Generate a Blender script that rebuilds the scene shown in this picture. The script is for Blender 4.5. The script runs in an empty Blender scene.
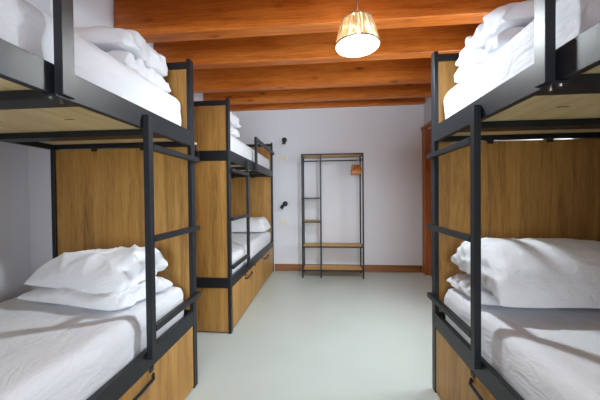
import bpy, bmesh, math, random
from mathutils import Vector, Matrix, noise
random.seed(7)
sc = bpy.context.scene
C = sc.collection
R = math.radians

# ------------------------------------------------------------------ materials
def srgb(r, g, b):
    f = lambda c: (c/255/12.92) if c/255 <= .04045 else ((c/255+.055)/1.055)**2.4
    return (f(r), f(g), f(b), 1)

def new_mat(name):
    m = bpy.data.materials.new(name); m.use_nodes = True
    nt = m.node_tree
    return m, nt, nt.nodes['Principled BSDF']

def N(nt, t, **kw):
    n = nt.nodes.new(t)
    for k, v in kw.items():
        if k in n.inputs: n.inputs[k].default_value = v
        else: setattr(n, k, v)
    return n

def ramp(nt, stops):
    r = N(nt, 'ShaderNodeValToRGB')
    e = r.color_ramp.elements
    e[0].position, e[0].color = stops[0]
    e[1].position, e[1].color = stops[-1]
    for p, c in stops[1:-1]:
        x = e.new(p); x.color = c
    return r

def wood(name, cols, scale, axis_scale, rough=.5, bump=.15, knots=0.0):
    m, nt, b = new_mat(name)
    tc = N(nt, 'ShaderNodeTexCoord')
    mp = N(nt, 'ShaderNodeMapping'); mp.inputs['Scale'].default_value = axis_scale
    nt.links.new(tc.outputs['Object'], mp.inputs['Vector'])
    n1 = N(nt, 'ShaderNodeTexNoise', Scale=scale, Detail=6.0, Roughness=.62, Distortion=.6)
    n2 = N(nt, 'ShaderNodeTexNoise', Scale=scale*7, Detail=4.0, Roughness=.7)
    nt.links.new(mp.outputs[0], n1.inputs['Vector']); nt.links.new(mp.outputs[0], n2.inputs['Vector'])
    mx = N(nt, 'ShaderNodeMath', operation='MULTIPLY_ADD')
    nt.links.new(n2.outputs['Fac'], mx.inputs[0]); mx.inputs[1].default_value = .42
    md = N(nt, 'ShaderNodeMath', operation='MULTIPLY'); md.inputs[1].default_value = .60
    nt.links.new(n1.outputs['Fac'], md.inputs[0]); nt.links.new(md.outputs[0], mx.inputs[2])
    rp = ramp(nt, [(.33, cols[0]), (.50, cols[1]), (.66, cols[2])])
    nt.links.new(mx.outputs[0], rp.inputs[0])
    out = rp.outputs[0]
    if knots > 0:
        mp2 = N(nt, 'ShaderNodeMapping')
        mp2.inputs['Scale'].default_value = tuple(1.5 if a < 1 else 4.5 for a in axis_scale)
        nt.links.new(tc.outputs['Object'], mp2.inputs['Vector'])
        v = N(nt, 'ShaderNodeTexVoronoi', Scale=1.3)
        nt.links.new(mp2.outputs[0], v.inputs['Vector'])
        kr = ramp(nt, [(.03, (1, 1, 1, 1)), (.14, (0, 0, 0, 1))])
        nt.links.new(v.outputs['Distance'], kr.inputs[0])
        km = N(nt, 'ShaderNodeMath', operation='MULTIPLY'); km.inputs[1].default_value = knots
        nt.links.new(kr.outputs[0], km.inputs[0])
        mix = N(nt, 'ShaderNodeMix', data_type='RGBA')
        nt.links.new(km.outputs[0], mix.inputs[0]); nt.links.new(out, mix.inputs[6])
        mix.inputs[7].default_value = tuple(c*.35 for c in cols[0][:3])+(1,)
        out = mix.outputs[2]
    nt.links.new(out, b.inputs['Base Color'])
    b.inputs['Roughness'].default_value = rough
    bp = N(nt, 'ShaderNodeBump', Strength=bump, Distance=.004)
    nt.links.new(mx.outputs[0], bp.inputs['Height']); nt.links.new(bp.outputs[0], b.inputs['Normal'])
    return m

def plain(name, col, rough=.5, metal=0.0, nscale=0, nstr=0.1, vary=0.0, spec=.5):
    m, nt, b = new_mat(name)
    b.inputs['Base Color'].default_value = col
    b.inputs['Roughness'].default_value = rough
    b.inputs['Metallic'].default_value = metal
    b.inputs['Specular IOR Level'].default_value = spec
    tc = N(nt, 'ShaderNodeTexCoord')
    n = N(nt, 'ShaderNodeTexNoise', Scale=nscale or 60.0, Detail=4.0)
    nt.links.new(tc.outputs['Object'], n.inputs['Vector'])
    if nscale:
        bp = N(nt, 'ShaderNodeBump', Strength=nstr, Distance=.003)
        nt.links.new(n.outputs['Fac'], bp.inputs['Height']); nt.links.new(bp.outputs[0], b.inputs['Normal'])
    if vary:
        n2 = N(nt, 'ShaderNodeTexNoise', Scale=2.2, Detail=3.0)
        nt.links.new(tc.outputs['Object'], n2.inputs['Vector'])
        rp = ramp(nt, [(.3, tuple(c*(1-vary) for c in col[:3])+(1,)), (.7, col)])
        nt.links.new(n2.outputs['Fac'], rp.inputs[0]); nt.links.new(rp.outputs[0], b.inputs['Base Color'])
    return m

M = {}
M['oak'] = wood('oak_laminate', [srgb(118, 82, 36), srgb(170, 124, 58), srgb(192, 148, 78)], 2.0, (9, 9, .55), .5, .08)
M['oak_shelf'] = wood('oak_shelf', [srgb(184, 136, 62), srgb(212, 164, 82), srgb(226, 182, 102)], 3.0, (.6, 8, 8), .5, .05)
M['ply'] = wood('pale_plywood', [srgb(194, 172, 122), srgb(216, 194, 142), srgb(226, 206, 158)], 1.6, (5, .6, 5), .6, .04, .5)
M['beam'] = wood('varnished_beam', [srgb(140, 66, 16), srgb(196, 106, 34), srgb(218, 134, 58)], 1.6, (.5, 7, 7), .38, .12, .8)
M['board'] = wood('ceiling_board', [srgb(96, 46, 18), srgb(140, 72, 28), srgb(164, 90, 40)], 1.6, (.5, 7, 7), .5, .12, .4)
M['door'] = wood('door_wood', [srgb(116, 58, 22), srgb(160, 88, 38), srgb(186, 112, 56)], 2.0, (7, 7, .6), .42, .1, .4)
M['skirt'] = wood('skirting_wood', [srgb(92, 54, 24), srgb(132, 84, 44), srgb(154, 102, 58)], 2.0, (.6, 7, 7), .45, .1, .3)
M['hanger'] = wood('hanger_wood', [srgb(170, 96, 30), srgb(206, 130, 50), srgb(222, 150, 72)], 3.0, (6, 1, 6), .4, .05)
M['metal'] = plain('anthracite_metal', (.011, .013, .017, 1), .40, 0, 240, .05, 0, .36)
M['black'] = plain('black_plastic', (.012, .012, .013, 1), .45)
M['wall'] = plain('white_plaster', (.70, .715, .765, 1), .9, 0, 90, .12, .03)
M['floor'] = plain('pale_floor', (.59, .655, .615, 1), .34, 0, 30, .02, .05, .35)
M['cream'] = plain('cream_plastic', (.72, .68, .56, 1), .4)
M['chrome'] = plain('chrome', (.8, .8, .8, 1), .15, 1.0)
M['white_knob'] = plain('white_ceramic', (.8, .8, .8, 1), .2)
M['cord'] = plain('grey_cord', (.10, .08, .07, 1), .6)

def fabric(name, col):
    m, nt, b = new_mat(name)
    tc = N(nt, 'ShaderNodeTexCoord')
    b.inputs['Base Color'].default_value = col
    b.inputs['Roughness'].default_value = .85
    b.inputs['Specular IOR Level'].default_value = .2
    b.inputs['Sheen Weight'].default_value = .15
    mp = N(nt, 'ShaderNodeMapping'); mp.inputs['Scale'].default_value = (1, .55, 1.4)
    nt.links.new(tc.outputs['Object'], mp.inputs['Vector'])
    n = N(nt, 'ShaderNodeTexNoise', Scale=13.0, Detail=5.0, Roughness=.55, Distortion=1.2)
    nt.links.new(mp.outputs[0], n.inputs['Vector'])
    bp = N(nt, 'ShaderNodeBump', Strength=.5, Distance=.02)
    nt.links.new(n.outputs['Fac'], bp.inputs['Height']); nt.links.new(bp.outputs[0], b.inputs['Normal'])
    return m
M['sheet'] = fabric('white_sheet', (.765, .785, .825, 1))
M['pillow'] = fabric('white_pillowcase', (.77, .79, .83, 1))

# straw: lets part of the bulb's light through the stalks
m, nt, b = new_mat('straw')
tc = N(nt, 'ShaderNodeTexCoord')
n = N(nt, 'ShaderNodeTexNoise', Scale=60.0, Detail=3.0); nt.links.new(tc.outputs['Object'], n.inputs['Vector'])
rp = ramp(nt, [(.3, srgb(214, 184, 130)), (.7, srgb(242, 224, 184))]); nt.links.new(n.outputs['Fac'], rp.inputs[0])
nt.links.new(rp.outputs[0], b.inputs['Base Color']); b.inputs['Roughness'].default_value = .7
tr = N(nt, 'ShaderNodeBsdfTranslucent'); nt.links.new(rp.outputs[0], tr.inputs['Color'])
mixs = N(nt, 'ShaderNodeMixShader'); mixs.inputs[0].default_value = .28
nt.links.new(b.outputs[0], mixs.inputs[1]); nt.links.new(tr.outputs[0], mixs.inputs[2])
nt.links.new(mixs.outputs[0], nt.nodes['Material Output'].inputs['Surface'])
M['straw'] = m
m, nt, b = new_mat('lit_bulb')
b.inputs['Base Color'].default_value = (1, 1, 1, 1)
b.inputs['Emission Color'].default_value = (.84, .94, 1.0, 1)
b.inputs['Emission Strength'].default_value = 1450
n = N(nt, 'ShaderNodeTexNoise', Scale=4.0)
M['bulb'] = m

# ------------------------------------------------------------------ builders
def add_box(bm, x0, x1, y0, y1, z0, z1, bev=.002):
    if x0 > x1: x0, x1 = x1, x0
    if y0 > y1: y0, y1 = y1, y0
    r = bmesh.ops.create_cube(bm, size=1)
    vs = r['verts']
    for v in vs:
        v.co = Vector(((x0+x1)/2+v.co.x*(x1-x0), (y0+y1)/2+v.co.y*(y1-y0), (z0+z1)/2+v.co.z*(z1-z0)))
    if bev:
        es = list({e for v in vs for e in v.link_edges})
        bmesh.ops.bevel(bm, geom=es, offset=min(bev, .3*min(x1-x0, y1-y0, z1-z0)), segments=1, affect='EDGES', profile=.5)

def add_tube(bm, pts, r, seg=8, cap=True):
    pts = [Vector(p) for p in pts]; rings = []
    for i, p in enumerate(pts):
        t = (pts[min(i+1, len(pts)-1)]-pts[max(i-1, 0)]).normalized()
        u = t.orthogonal().normalized() if i == 0 else (u - t*u.dot(t)).normalized()
        w = t.cross(u)
        rr = r[i] if isinstance(r, (list, tuple)) else r
        rings.append([bm.verts.new(p+(u*math.cos(2*math.pi*k/seg)+w*math.sin(2*math.pi*k/seg))*rr) for k in range(seg)])
    for a, c in zip(rings, rings[1:]):
        for k in range(seg): bm.faces.new((a[k], a[(k+1) % seg], c[(k+1) % seg], c[k]))
    if cap:
        bm.faces.new(rings[0][::-1]); bm.faces.new(rings[-1])

def add_lathe(bm, prof, seg=32, origin=(0, 0, 0), mat=None):
    o = Vector(origin); rings = []
    for r, z in prof:
        rings.append([bm.verts.new((mat or Matrix()) @ Vector((max(r, 1e-4)*math.cos(2*math.pi*k/seg), max(r, 1e-4)*math.sin(2*math.pi*k/seg), z))+o) for k in range(seg)])
    for a, c in zip(rings, rings[1:]):
        for k in range(seg): bm.faces.new((a[k], a[(k+1) % seg], c[(k+1) % seg], c[k]))

def obj(name, bm, mat, parent=None, smooth=False, label=None):
    bmesh.ops.recalc_face_normals(bm, faces=bm.faces)
    me = bpy.data.meshes.new(name); bm.to_mesh(me); bm.free()
    me.materials.append(M[mat])
    if smooth:
        for p in me.polygons: p.use_smooth = True
    o = bpy.data.objects.new(name, me); C.objects.link(o)
    if parent: o.parent = parent
    if label: o['label'] = label
    return o

def box(name, mat, parent, x0, x1, y0, y1, z0, z1, bev=.002):
    bm = bmesh.new(); add_box(bm, x0, x1, y0, y1, z0, z1, bev)
    return obj(name, bm, mat, parent)

def thing(name, label, cat, loc=(0, 0, 0), rz=0, group=None):
    o = bpy.data.objects.new(name, None); C.objects.link(o)
    o.location = loc; o.rotation_euler = (0, 0, rz); o.empty_display_size = .1
    return tag(o, label, cat, group)

def tag(o, label, cat, group=None):
    o['label'] = label; o['category'] = cat
    if group: o['group'] = group
    return o

def struct(name, mat, x0, x1, y0, y1, z0, z1, bev=0):
    o = box(name, mat, None, x0, x1, y0, y1, z0, z1, bev); o['kind'] = 'structure'
    return o

def copy_tree(o, parent=None):
    c = o.copy(); C.objects.link(c); c.parent = parent
    for ch in list(o.children): copy_tree(ch, c)
    return c

# ------------------------------------------------------------------ measured layout
LX, RX = -.796, .642            # aisle faces of the left and right beds
W, L, H = .926, 2.030, 2.0      # bunk bed outer size
WL, WR, WB, WF = -1.742, 1.585, 4.338, -3.40
ZB, ZC = 2.519, 2.83            # underside of the beams, ceiling boards
NICHE = -1.925

# ------------------------------------------------------------------ room
struct('floor', 'floor', -2.2, 1.9, WF-.2, WB+.2, -.1, 0)
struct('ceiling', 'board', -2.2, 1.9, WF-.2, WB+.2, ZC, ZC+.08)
bm = bmesh.new()
outline = [(WL, WB+.2), (-2.2, WB+.2), (-2.2, WF), (NICHE, WF), (NICHE, 1.668), (WL, 1.668)]
lo = [bm.verts.new((x, y, 0)) for x, y in outline]; hi = [bm.verts.new((x, y, ZC)) for x, y in outline]
bm.faces.new(lo); bm.faces.new(hi)
for i in range(6): bm.faces.new((lo[i], lo[(i+1) % 6], hi[(i+1) % 6], hi[i]))
wl = obj('wall_left', bm, 'wall'); wl['kind'] = 'structure'
struct('wall_back', 'wall', WL, 1.9, WB, WB+.2, 0, ZC)
RW = 1.497                       # right wall surface at the far end, where the door is
bm = bmesh.new()                 # right wall with the door opening
DY0, DY1, DZ = 3.30, 4.20, 2.12
add_box(bm, RW, 1.9, DY1, WB, 0, ZC, 0); 
VY0, VY1, VZ0, VZ1 = 1.83, 2.75, .75, 2.25      # unseen window added in the right wall to brighten the far half
add_box(bm, RW, 1.9, 1.77, VY0, 0, ZC, 0); add_box(bm, RW, 1.9, VY1, DY0, 0, ZC, 0)
add_box(bm, RW, 1.9, VY0, VY1, 0, VZ0, 0); add_box(bm, RW, 1.9, VY0, VY1, VZ1, ZC, 0); add_box(bm, RW, 1.9, DY0, DY1, DZ, ZC, 0)
add_box(bm, WR, 1.9, WF, 1.77, 0, ZC, 0)
w = obj('wall_right', bm, 'wall'); w['kind'] = 'structure'
# wall behind the photographer with the opening of an added, unseen window
WX0, WX1, WZ0, WZ1 = -.80, 1.45, .40, 2.45
bm = bmesh.new()
add_box(bm, -2.2, WX0, WF-.2, WF, 0, ZC, 0); add_box(bm, WX1, 1.9, WF-.2, WF, 0, ZC, 0)
add_box(bm, WX0, WX1, WF-.2, WF, 0, WZ0, 0); add_box(bm, WX0, WX1, WF-.2, WF, WZ1, ZC, 0)
w = obj('wall_front', bm, 'wall'); w['kind'] = 'structure'
bm = bmesh.new()
for x in (WX0, (WX0+WX1)/2-.03, WX1-.06): add_box(bm, x, x+.06, WF-.14, WF-.08, WZ0, WZ1, .004)
for z in (WZ0, WZ1-.06): add_box(bm, WX0+.06, WX1-.06, WF-.14, WF-.08, z, z+.06, .004)
w = obj('added_window_1', bm, 'door'); w['kind'] = 'structure'  # unseen rear window, added to even out the light
bm = bmesh.new()
for y in (VY0, (VY0+VY1)/2-.025, VY1-.05): add_box(bm, RW+.20, RW+.26, y, y+.05, VZ0, VZ1, .004)
for z in (VZ0, VZ1-.05): add_box(bm, RW+.20, RW+.26, VY0+.05, VY1-.05, z, z+.05, .004)
w = obj('added_window_2', bm, 'door'); w['kind'] = 'structure'  # frame of the added window hidden behind the right bed
# beams
bY = [(-3.30, -3.18), (-2.75, -2.63), (-2.22, -2.10), (-1.70, -1.58), (-1.17, -1.05), (-.61, -.49), (-.05, .08), (.52, .65), (1.09, 1.22), (1.65, 1.78), (2.215, 2.345), (2.76, 2.875), (3.445, 3.53), (3.95, 4.03), (4.275, 4.338)]
for i, (y0, y1) in enumerate(bY):
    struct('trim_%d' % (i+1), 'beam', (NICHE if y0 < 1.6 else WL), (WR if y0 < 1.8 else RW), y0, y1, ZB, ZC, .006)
# skirting boards
struct('baseboard_back', 'skirt', LX+.012, RW-.036, WB-.014, WB, 0, .108, .002)
struct('baseboard_right', 'skirt', RW-.014, RW, 1.79, DY0-.12, 0, .108, .002)
# door in the right wall
bm = bmesh.new()
add_box(bm, RW-.034, RW+.02, DY1-.01, WB-.012, 0, DZ+.005, .004)
add_box(bm, RW-.034, RW+.02, DY0-.11, DY0+.01, 0, DZ+.005, .004)
add_box(bm, RW-.045, RW+.02, DY0-.13, WB-.004, DZ+.005, DZ+.06, .006)
d = thing('door_1', '', ''); 
for k in ('label', 'category'): del d[k]
d['kind'] = 'structure'; d.location = (RW, DY1, 0)
def local(o, e): 
    o.parent = e; o.matrix_parent_inverse = Matrix.Translation(e.location).inverted()
local(obj('door_frame', bm, 'door'), d)
bm = bmesh.new(); add_box(bm, RW+.02, RW+.06, DY0+.01, DY1-.01, .006, DZ, .003)
for z0, z1 in ((.12, .95), (1.08, 2.0)):
    add_box(bm, RW+.008, RW+.022, DY0+.13, DY1-.13, z0, z1, .006)
leaf = obj('door_leaf', bm, 'door'); local(leaf, d)
bm = bmesh.new(); add_lathe(bm, [(.0, 0), (.025, .0), (.025, .006), (.009, .008), (.009, .04), (0, .04)], 16, (RW+.02, DY0+.08, 1.02), Matrix.Rotation(R(-90), 4, 'Y'))
add_tube(bm, [(RW-.018, DY0+.08, 1.02), (RW-.018, DY0+.20, 1.02)], .009)
local(obj('door_handle', bm, 'chrome'), d)

# ------------------------------------------------------------------ bunk beds
# bed coordinates: x from the aisle face to the wall, y from the headboard (ladder) end to the foot
PX, PY = .025, .045
def make_bed(s, label, ly):
    t = thing('bunk_bed', label, 'bunk bed', group='oak and black metal bunk beds')
    def part(name, mat, x0, x1, y0, y1, z0, z1, parent=t, bev=.002):
        return box(name, mat, parent, x0, x1, s*y0, s*y1, z0, z1, bev)
    for x in (0, W-PX):
        for y in (0, L-PY):
            part('post', 'metal', x, x+PX, y, y+PY, 0, H)
    for y0, out in ((.0, 0), (L-PY, 1)):
        yb0, yb1 = y0+.004, y0+.041
        yp0, yp1 = y0+.012, y0+.032
        xa, xb = PX, W-PX
        part('end_rail', 'metal', xa, xb, yb0, yb1, 1.945, 1.985)
        part('headboard', 'oak', xa, xb, yp0, yp1, 1.562, 1.944, bev=.001)
        part('end_rail', 'metal', xa, xb, yb0, yb1, 1.478, 1.562)
        part('end_panel', 'oak', xa, xb, yp0, yp1, .476, 1.4735, bev=.001)
        part('end_rail', 'metal', xa, xb, yb0, yb1, .388, .475)
        part('base_panel', 'oak', xa, xb, yp0, yp1, .012, .387, bev=.001)
        for x in (.30, .62):
            for z in (.475, 1.471, 1.562): part('panel_clip', 'black', x, x+.03, y0+.003, y0+.042, z-.012, z+.014, bev=.001)
    for x in (0, W-PX):
        part('side_rail', 'metal', x, x+PX, PY, L-PY, 1.475, 1.566)
        part('side_rail', 'metal', x, x+PX, PY, L-PY, .388, .475)
    part('bed_board', 'ply', PX, W-PX, PY, L-PY, 1.506, 1.524, bev=.001)
    part('bed_board', 'ply', PX, W-PX, PY, L-PY, .402, .420, bev=.001)
    for y in (.28, .79, 1.30, 1.75):
        part('cross_bar', 'metal', PX, W-PX, y, y+.085, 1.475, 1.505)
    for y in (.55, 1.10):
        for x in (.27, .62): part('board_slot', 'black', x, x+.045, y, y+.008, 1.5052, 1.5062, bev=0)
    # drawer fronts under the lower bunk
    for (y0, y1, hy) in ((.048, .86, .57), (1.262, L-.048, 1.455)):
        dr = part('drawer', 'oak', .004, .022, y0, y1, .014, .384, bev=.0015)
        bm = bmesh.new()
        q = [(.004, hy-.125, .346), (-.014, hy-.100, .339), (-.016, hy, .338), (-.014, hy+.100, .339), (.004, hy+.125, .346)]
        add_tube(bm, [(a[0], s*a[1], a[2]) for a in q], .0075, 8)
        obj('handle', bm, 'metal', dr, True)
    part('side_panel', 'oak', .004, .022, .864, 1.258, .014, .384, bev=.0015)
    part('back_panel', 'oak', W-.022, W-.006, PY, L-PY, .014, .384, bev=.0015)
    for y in (.46, .862, 1.26): part('drawer_bracket', 'black', -.002, .0045, y-.014, y+.014, .366, .386, bev=.001)
    # ladder on the aisle face
    ld = part('ladder', 'metal', -.028, -.001, ly, ly+.034, .452, 1.522)
    for z in (1.395, .978, .568):
        part('rung', 'metal', -.030, -.002, .001, ly, z-.014, z+.014, ld)
    part('bracket', 'metal', -.026, .027, ly+.005, ly+.029, 1.50, 1.535, ld, .001)
    part('bracket', 'metal', -.026, .027, ly+.005, ly+.029, .440, .452, ld, .001)
    # guard rail of the upper bunk
    g = part('guard_rail', 'metal', -.028, -.001, .87, L, 1.815, 1.855)
    part('guard_post', 'metal', -.030, -.002, .862, .905, 1.474, 1.856, g)
    part('bracket', 'metal', -.02, .03, .85, .917, 1.466, 1.474, g, .001)
    for y in (.866, .90):
        bm = bmesh.new(); add_lathe(bm, [(0, 0), (.006, 0), (.006, .004), (0, .004)], 8, (.012, s*y, 1.4621))
        obj('bolt', bm, 'chrome', g)
    return t

b1 = make_bed(1, 'nearest bunk bed along the left wall, its ladder beside a stack of pillows', .464)
b1.location = (LX, 1.671, 0); b1.rotation_euler.z = math.pi
b2 = make_bed(-1, 'bunk bed along the right wall, the only one on that side', .500)
b2.location = (RX, 1.737, 0)
b3 = copy_tree(b2); b3.location = (LX, 2.300, 0); b3.rotation_euler.z = math.pi
b3['label'] = 'far bunk bed on the left, its foot end against the back wall'
# coat hook on the far bed's near end
bm = bmesh.new()
hx, hy, hz = .268, .003, 1.50
add_box(bm, hx-.012, hx+.012, hy, hy+.006, 1.46, 1.56, .001)
add_tube(bm, [(hx, hy+.004, 1.545), (hx, hy+.03, 1.56), (hx, hy+.045, 1.585), (hx, hy+.046, 1.605)], .006)
add_tube(bm, [(hx, hy+.004, 1.49), (hx, hy+.03, 1.475), (hx, hy+.045, 1.49), (hx, hy+.047, 1.51)], .006)
hk = obj('coat_hook', bm, 'black', b3, True)
bm = bmesh.new(); add_lathe(bm, [(0, -.013), (.009, -.009), (.013, 0), (.009, .009), (0, .013)], 12, (hx, hy+.046, 1.613))
obj('hook_knob', bm, 'white_knob', hk, True, 'white ball tip')

# ------------------------------------------------------------------ bedding
def mattress(name_label, x0, x1, y0, y1, z0, z1, seed):
    nx, ny, nz = 34, 72, 9
    cx, cy, cz = (x0+x1)/2, (y0+y1)/2, z0
    hx, hy, h = (x1-x0)/2, (y1-y0)/2, (z1-z0)
    r = .055
    bm = bmesh.new(); vm = {}
    def P(i, j, k):
        key = (i, j, k)
        if key in vm: return vm[key]
        p = Vector((-hx+2*hx*i/nx, -hy+2*hy*j/ny, h*k/nz))
        c = Vector((max(-hx+r, min(hx-r, p.x)), max(-hy+r, min(hy-r, p.y)), max(0, min(h-r, p.z))))
        d = p-c
        if d.length > 1e-6:
            nrm = d.normalized(); lim = r if p.z > h/2 else r*.97
            p = c+nrm*min(d.length, lim)
        else: nrm = Vector((0, 0, 1))
        s = Vector((p.x*2.0, p.y*2.0, p.z*2.0))+Vector((seed*7.3, seed*3.1, 0))
        dz = noise.fractal(s*2.2, 1.0, 2.0, 3)*.006
        if k == nz: p.z += dz+.006*(1-(p.x/hx)**2)
        if i in (0, nx) or j in (0, ny):
            s2 = Vector((p.x*9+p.z*7, p.y*9+p.z*9, p.z*3))+Vector((seed, 0, seed))
            p += Vector((nrm.x, nrm.y, 0))*(noise.fractal(s2, 1.0, 2.0, 3)*.009-.006)
        v = bm.verts.new(p); vm[key] = v
        return v
    def face(*k): bm.faces.new([P(*q) for q in k])
    for i in range(nx):
        for j in range(ny):
            face((i, j, nz), (i+1, j, nz), (i+1, j+1, nz), (i, j+1, nz)); face((i, j, 0), (i, j+1, 0), (i+1, j+1, 0), (i+1, j, 0))
    for k in range(nz):
        for i in range(nx):
            face((i, 0, k), (i+1, 0, k), (i+1, 0, k+1), (i, 0, k+1)); face((i, ny, k), (i, ny, k+1), (i+1, ny, k+1), (i+1, ny, k))
        for j in range(ny):
            face((0, j, k), (0, j, k+1), (0, j+1, k+1), (0, j+1, k)); face((nx, j, k), (nx, j+1, k), (nx, j+1, k+1), (nx, j, k+1))
    o = obj('mattress', bm, 'sheet', None, True)
    o.location = (cx, cy, cz)
    return tag(o, name_label, 'mattress', 'white-sheeted bunk mattresses')

def bed_span(side, bed):          # world x and y ranges of a mattress
    if bed == 'L1': return LX-W+.027, LX-.0255, 1.671-L+.05, 1.671-.058
    if bed == 'R1': return RX+.0255, RX+W-.027, 1.737-L+.05, 1.737-.058
    return LX-W+.027, LX-.0255, 2.300+.058, 2.300+L-.05
for k, (bed, words) in enumerate((('L1', 'nearest left bed'), ('R1', 'right-hand bed'), ('L2', 'far left bed'))):
    x0, x1, y0, y1 = bed_span(0, bed)
    mattress('mattress in a white sheet on the upper bunk of the '+words, x0, x1, y0, y1, 1.525, 1.745, k+1)
    mattress('mattress in a white sheet on the lower bunk of the '+words, x0, x1, y0, y1, .421, .640, k+11)

def pillow(label, loc, wx, wy, bot, top_h, rz=0, tilt=(0, 0), seed=0, open_end=1, droop=0.0, pw=.5, wr=1.0):
    """bot/top_h: height of the underside below and of the crown above the seam; pw small = squashed flat"""
    nu, nv = 76, 50
    bm = bmesh.new()
    so = Vector((seed*3.7, seed*1.9, seed*.7))
    def pt(u, v, top):
        eu = u*open_end
        pu = 1-abs(u)**2.6 if eu < 0 else 1-abs(u)**14
        pv = 1-abs(v)**2.4
        base = max(0, pu*pv)
        f = base**pw if top else base**.3
        x = wx/2*u*(1-.06*(1-abs(v)**2)*(abs(u)**2)*(.3 if eu > 0 else 1))
        y = wy/2*v*(1-.09*(1-abs(u)**2)*abs(v)**2)
        z = f*top_h if top else -f*bot
        edge = min(1, f*2.5)
        if top:
            sp = Vector((x*3.2, y*3.2, 0))+so
            z += noise.noise(sp)*.016*edge*wr
            ang = math.atan2(v-.9, u-.2*open_end); rad = math.hypot(u, v)
            cr = 1-abs(noise.noise(Vector((ang*2.6, rad*.7, 0))+so))*2.2
            z += (max(0, cr)**2-.3)*.009*edge*wr
            cr = 1-abs(noise.noise(Vector((x*5+y*4, y*3-x*2, 2))+so))*2.4
            z += (max(0, cr)**2-.3)*.006*edge*wr
        if eu > .45:                       # gathered, open end of the pillowcase
            k = (eu-.45)/.55
            fz = noise.noise(Vector((v*4.5, eu*2.2, 3 if top else 0))+so)
            fy = 1-abs(noise.noise(Vector((v*4, eu*3.2, 7 if top else 0))+so))*2.4
            z += (fz*.026+max(0, fy)*.010)*k*edge if top else -abs(fz)*.005*k*edge
            x += open_end*noise.noise(Vector((v*4, z*20, 0))+so)*.030*k
            y *= 1-.12*k*k
        if v < 0: z -= droop*v*v*(1 if top else .9)
        return Vector((x, y, z))
    rows = {}
    for top in (0, 1):
        for i in range(nu+1):
            for j in range(nv+1):
                edge = i in (0, nu) or j in (0, nv)
                if edge and top: rows[(i, j, 1)] = rows[(i, j, 0)]; continue
                u = math.sin((2*i/nu-1)*math.pi/2); v = math.sin((2*j/nv-1)*math.pi/2)
                rows[(i, j, top)] = bm.verts.new(pt(u, v, top))
    for top in (0, 1):
        for i in range(nu):
            for j in range(nv):
                q = [rows[(i, j, top)], rows[(i+1, j, top)], rows[(i+1, j+1, top)], rows[(i, j+1, top)]]
                bm.faces.new(q if top else q[::-1])
    o = obj('pillow', bm, 'pillow', None, True)
    o.location = loc; o.rotation_euler = (tilt[0], tilt[1], rz)
    return tag(o, label, 'pillow', 'white bunk pillows')

ZL, ZU = .650, 1.753
# nearest left bed
pillow('lower pillow of the two stacked on the bottom bunk of the nearest left bed', (-1.175, 1.37, ZL+.032), .58, .39, .030, .058, R(-11), (0, 0), 1, 1, 0, .3)
pillow('plump creased pillow lying on another, bottom bunk of the nearest left bed', (-1.185, 1.392, ZL+.130), .56, .37, .030, .105, R(-9), (R(4), R(2)), 2, 1, .035, .5, 2.0)
pillow('lower pillow of the two stacked on the top bunk of the nearest left bed', (-1.22, 1.37, ZU+.035), .68, .42, .032, .062, R(1), (0, 0), 3, 1, 0, .3)
pillow('top pillow of the two stacked on the top bunk of the nearest left bed', (-1.225, 1.36, ZU+.130), .68, .43, .028, .115, R(2), (R(-1), 0), 4, 1, .02, .35, 1.4)
# right bed
pillow('lower pillow of the two stacked on the bottom bunk of the right bed', (1.07, 1.47, ZL+.032), .76, .36, .030, .060, R(-2), (0, 0), 5, -1, 0, .3)
pillow('plump pillow crossed by rung shadows on top of another, right bottom bunk', (1.10, 1.415, ZL+.138), .80, .46, .030, .155, R(2), (R(4), 0), 6, -1, .065, .45)
pillow('lower pillow of the two stacked on the top bunk of the right bed', (1.05, 1.38, ZU+.028), .70, .46, .026, .055, R(-1), (0, 0), 7, -1, 0, .3)
pillow('top pillow of the two stacked on the top bunk of the right bed', (1.06, 1.37, ZU+.116), .70, .48, .026, .095, R(-2), (0, 0), 8, -1, .01, .30, 1.4)
# far left bed
pillow('pillow on the bottom bunk of the far left bed, by the back wall', (-1.20, 4.03, ZL+.046), .74, .42, .036, .165, R(1), (R(2), 0), 9, 1)
pillow('lower pillow of two on the top bunk of the far left bed', (-1.21, 2.62, ZU+.034), .72, .42, .028, .060, R(1), (0, 0), 10, 1, 0, .3)
pillow('top pillow of two on the top bunk of the far left bed', (-1.21, 2.62, ZU+.130), .72, .42, .028, .105, R(-1), (0, 0), 12, 1)

# ------------------------------------------------------------------ open wardrobe
rk = thing('clothes_rack', 'open wardrobe of thin black metal with oak shelves against the back wall', 'clothes rack', (.116, 4.12, 0))
rx0, rx1, ry0, ry1, rm, rh = -.437, .437, -.16, .16, -.166, 1.765
q = .010
def rbar(name, x0, x1, y0, y1, z0, z1): return box(name, 'metal', rk, x0, x1, y0, y1, z0, z1, .001)
for x in (rx0, rx1-2*q):
    for y in (ry0, ry1-2*q): rbar('post', x, x+2*q, y, y+2*q, 0, rh)
for y in (ry0, ry1-2*q): rbar('divider_post', rm-q, rm+q, y, y+2*q, 0, rh-.018)
def frame(z, xa, xb):
    bm = bmesh.new()
    add_box(bm, xa, xb, ry0, ry0+2*q, z-.018, z, .001); add_box(bm, xa, xb, ry1-2*q, ry1, z-.018, z, .001)
    add_box(bm, xa, xa+2*q, ry0+2*q, ry1-2*q, z-.018, z, .001); add_box(bm, xb-2*q, xb, ry0+2*q, ry1-2*q, z-.018, z, .001)
    return obj('shelf_frame', bm, 'metal', rk)
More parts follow.
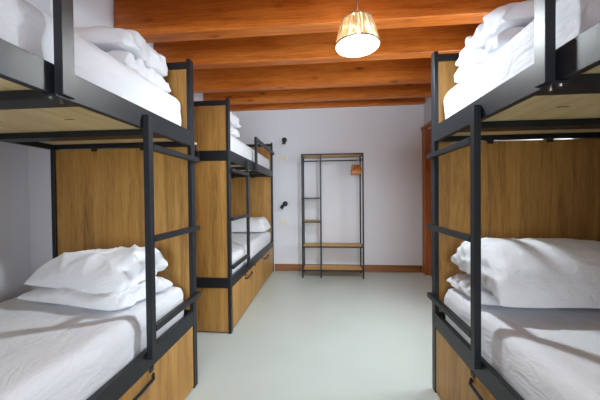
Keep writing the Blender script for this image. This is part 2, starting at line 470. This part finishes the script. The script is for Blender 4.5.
for z, xa, xb in ((rh, rx0, rx1), (1.145, rx0, rm+q), (.808, rx0, rm+q), (.452, rx0, rx1), (.118, rx0, rx1)):
    f = frame(z, xa, xb)
    bm = bmesh.new(); add_box(bm, xa+2*q, xb-2*q, ry0+2*q, ry1-2*q, z-.014, z-.001, .001)
    obj('shelf', bm, 'oak_shelf', rk)
bm = bmesh.new(); add_tube(bm, [(rx0+q, 0, 1.682), (rx1-q, 0, 1.682)], .009, 10)
obj('hanging_rail', bm, 'metal', rk, True)
# cross ties under the rail ends
for x in (rx0, rx1-2*q): rbar('rail_tie', x, x+2*q, ry0+2*q, ry1-2*q, 1.672, 1.692)

# wooden hangers, seen almost edge-on
def hanger(label, loc, rz):
    t = thing('coat_hanger', label, 'hanger', loc, rz, 'wooden coat hangers on the rail')
    bm = bmesh.new()
    # shoulders: flat curved wooden arms in the local xz plane, thickness along y
    n_ = 18; half = .160
    ring = []
    for i in range(n_+1):
        x = -half+2*half*i/n_
        zc = -.085-.100*(abs(x)/half)**1.35
        hh = .022+.012*(1-abs(x)/half)
        th = .0055+.002*(abs(x)/half)
        ring.append([bm.verts.new((x, sy*th, zc+sz*hh)) for sy, sz in ((-1, -1), (1, -1), (1, 1), (-1, 1))])
    for a, c in zip(ring, ring[1:]):
        for k in range(4): bm.faces.new((a[k], a[(k+1) % 4], c[(k+1) % 4], c[k]))
    bm.faces.new(ring[0]); bm.faces.new(ring[-1])
    obj('hanger_arms', bm, 'hanger', t)
    bm = bmesh.new(); add_tube(bm, [(-.140, 0, -.178), (.140, 0, -.178)], .006, 8)
    obj('trouser_bar', bm, 'hanger', t, True)
    bm = bmesh.new()
    pts = [(0, 0, -.060), (0, 0, -.030)]+[(.0185*math.sin(a), 0, -.004-.0185*math.cos(a)) for a in [R(v) for v in range(20, 261, 20)]]
    add_tube(bm, pts, .0022, 6)
    obj('hook', bm, 'chrome', t, True)
    return t
places = ['leftmost wooden hanger on the rack rail', 'second wooden hanger from the left on the rack rail', 'middle wooden hanger of five on the rack rail', 'second wooden hanger from the right on the rack rail', 'rightmost wooden hanger on the rack rail, near the end post']
h0 = hanger(places[0], (.410, 4.115, 1.682), R(90))
for i in range(1, 5):
    h = copy_tree(h0); h.location.x = .410+.0275*i; h.rotation_euler.z = R(90); h['label'] = places[i]

# ------------------------------------------------------------------ wall lamps, switches on the back wall
def wall_lamp(label, x, z, aim):
    t = thing('reading_lamp', label, 'wall lamp', (x, WB+.0005, z), 0, 'black reading lamps on the back wall')
    ry = Matrix.Rotation(R(90), 4, 'X')
    bm = bmesh.new(); add_lathe(bm, [(0, 0), (.040, 0), (.040, .018), (.036, .022), (0, .022)], 24, (0, 0, 0), ry); obj('wall_plate', bm, 'black', t, True)
    bm = bmesh.new(); add_tube(bm, [(0, -.02, 0), (0, -.05, -.002), (aim[0]*.05, -.06, -.012)], .008); obj('arm', bm, 'black', t, True)
    bm = bmesh.new()
    d = Vector(aim).normalized(); o = Vector((aim[0]*.05, -.06, -.012)); 
    add_tube(bm, [o, o+d*.012, o+d*.03, o+d*.075], [.010, .022, .026, .028], 16); obj('lamp_head', bm, 'black', t, True)
    bm = bmesh.new(); add_tube(bm, [o+d*.0748, o+d*.078], .024, 16); obj('lens', bm, 'cream', t, True)
    return t
wall_lamp('upper black reading lamp on the back wall beside the far bed', -.607, 2.045, (.0, -.25, -.9))
wall_lamp('lower black reading lamp on the back wall beside the rack', -.605, 1.052, (-.45, -.25, -.85))
def switch(label, x, z):
    t = thing('wall_switch', label, 'switch', (x, WB, z), 0, 'cream double switches on the back wall')
    box('plate', 'cream', t, -.062, .062, -.009, 0, -.040, .040, .002)
    for sx in (-.030, .030): box('rocker', 'cream', t, sx-.022, sx+.022, -.014, -.0091, -.028, .028, .002)
    return t
switch('cream double switch below the upper reading lamp', -.620, 1.765)
switch('cream double switch below the lower reading lamp', -.625, .765)

# ------------------------------------------------------------------ pendant lamp
LY, LXX = 1.72, .207
BZ = 2.064                                      # rim height
pl = thing('pendant_lamp', 'straw pendant lamp with a lit bulb hanging from the beamed ceiling', 'lamp', (LXX, LY, ZB))
def lz(z): return BZ+z-ZB
r0, r1, hs = .130, .086, .155
bm = bmesh.new(); add_tube(bm, [(0, 0, lz(.166)), (0, 0, 0)], .003, 8); obj('cord', bm, 'cord', pl)
bm = bmesh.new(); add_lathe(bm, [(0, 0), (.045, 0), (.045, -.02), (.02, -.03), (0, -.03)], 24); obj('ceiling_rose', bm, 'cord', pl, True)
bm = bmesh.new()                                # woven stalks
ns = 150
for layer in range(2):
    for i in range(ns):
        a0 = 2*math.pi*(i+.5*layer)/ns+random.uniform(-.01, .01); a1 = a0+random.uniform(-.10, .10)
        pts = []
        for k in range(6):
            f = k/5; a = a0+(a1-a0)*f; rr = r0+(r1-r0)*f+random.uniform(-.0015, .0015)+.004*math.sin(math.pi*f)-.003*layer
            pts.append((rr*math.cos(a), rr*math.sin(a), lz(hs*f)))
        add_tube(bm, pts, random.uniform(.0022, .0032), 4)
for i in range(80):                             # straw turned in at the top, open in the middle
    a = 2*math.pi*i/80
    pts = [(rr*math.cos(a), rr*math.sin(a), lz(z)) for rr, z in ((r1, hs), (r1*.9, hs+.006), (r1*.72, hs+.008))]
    add_tube(bm, pts, .003, 4)
sh = obj('lamp_shade', bm, 'straw', pl)
for rr, z in ((r0+.002, .004), (r1+.002, hs-.003)):
    bm = bmesh.new()
    pts = [(rr*math.cos(2*math.pi*k/48), rr*math.sin(2*math.pi*k/48), lz(z)) for k in range(49)]
    add_tube(bm, pts, .0032, 6, False)
    obj('hoop', bm, 'cord', sh, True)
bm = bmesh.new(); add_lathe(bm, [(0, lz(.085)), (.018, lz(.085)), (.018, lz(.14)), (.006, lz(.165)), (0, lz(.165))], 16); obj('bulb_holder', bm, 'cream', pl, True)
bm = bmesh.new(); add_lathe(bm, [(0, lz(.012)), (.016, lz(.015)), (.028, lz(.027)), (.033, lz(.042)), (.028, lz(.058)), (.017, lz(.074)), (.014, lz(.085)), (0, lz(.085))], 20); obj('bulb', bm, 'bulb', pl, True)

# ------------------------------------------------------------------ world, added window fill lights and camera
wd = bpy.data.worlds.new('World'); sc.world = wd; wd.use_nodes = True
nt = wd.node_tree; bg = nt.nodes['Background']
bg.inputs[0].default_value = (.80, .90, 1.0, 1); bg.inputs[1].default_value = 1.0
ld = bpy.data.lights.new('added_window_fill', 'AREA'); ld.shape = 'RECTANGLE'; ld.size = WX1-WX0; ld.size_y = WZ1-WZ0  # added fill light in the unseen rear window
ld.energy = 165; ld.color = (.84, .94, 1.0)
lo_ = bpy.data.objects.new('added_window_fill', ld); C.objects.link(lo_)
lo_.location = ((WX0+WX1)/2, WF-.19, (WZ0+WZ1)/2); lo_.rotation_euler = (R(90), 0, 0)

l2 = bpy.data.lights.new('added_window_fill', 'AREA'); l2.shape = 'RECTANGLE'; l2.size = VZ1-VZ0; l2.size_y = VY1-VY0  # added fill for the far half, in the invented right-wall window
l2.energy = 46; l2.color = (.84, .94, 1.0)
l2o = bpy.data.objects.new('added_window_fill', l2); C.objects.link(l2o)
l2o.location = (1.88, (VY0+VY1)/2, (VZ0+VZ1)/2); l2o.rotation_euler = (0, R(90), 0)

cam = bpy.data.cameras.new('Camera'); co = bpy.data.objects.new('Camera', cam); C.objects.link(co)
f, yaw, pt, rl = 279.4, R(4.934), R(.745), R(-.559)
fh = Vector((-math.sin(yaw), math.cos(yaw), 0)); rt = Vector((math.cos(yaw), math.sin(yaw), 0)); zz = Vector((0, 0, 1))
fw = fh*math.cos(pt)-zz*math.sin(pt); up = fh*math.sin(pt)+zz*math.cos(pt)
r2 = rt*math.cos(rl)+up*math.sin(rl); u2 = -rt*math.sin(rl)+up*math.cos(rl)
mw = Matrix((( r2.x, u2.x, -fw.x, 0), (r2.y, u2.y, -fw.y, 0), (r2.z, u2.z, -fw.z, 1.1655), (0, 0, 0, 1)))
co.matrix_world = mw
cam.sensor_width = 36; cam.lens = 36*f/600; cam.clip_start = .02
sc.camera = co
vs = sc.view_settings
vs.view_transform = 'Standard'; vs.look = 'None'; vs.gamma = 1; vs.use_curve_mapping = False; vs.exposure = 0.32
sc.cycles.max_bounces = 12; sc.cycles.diffuse_bounces = 8
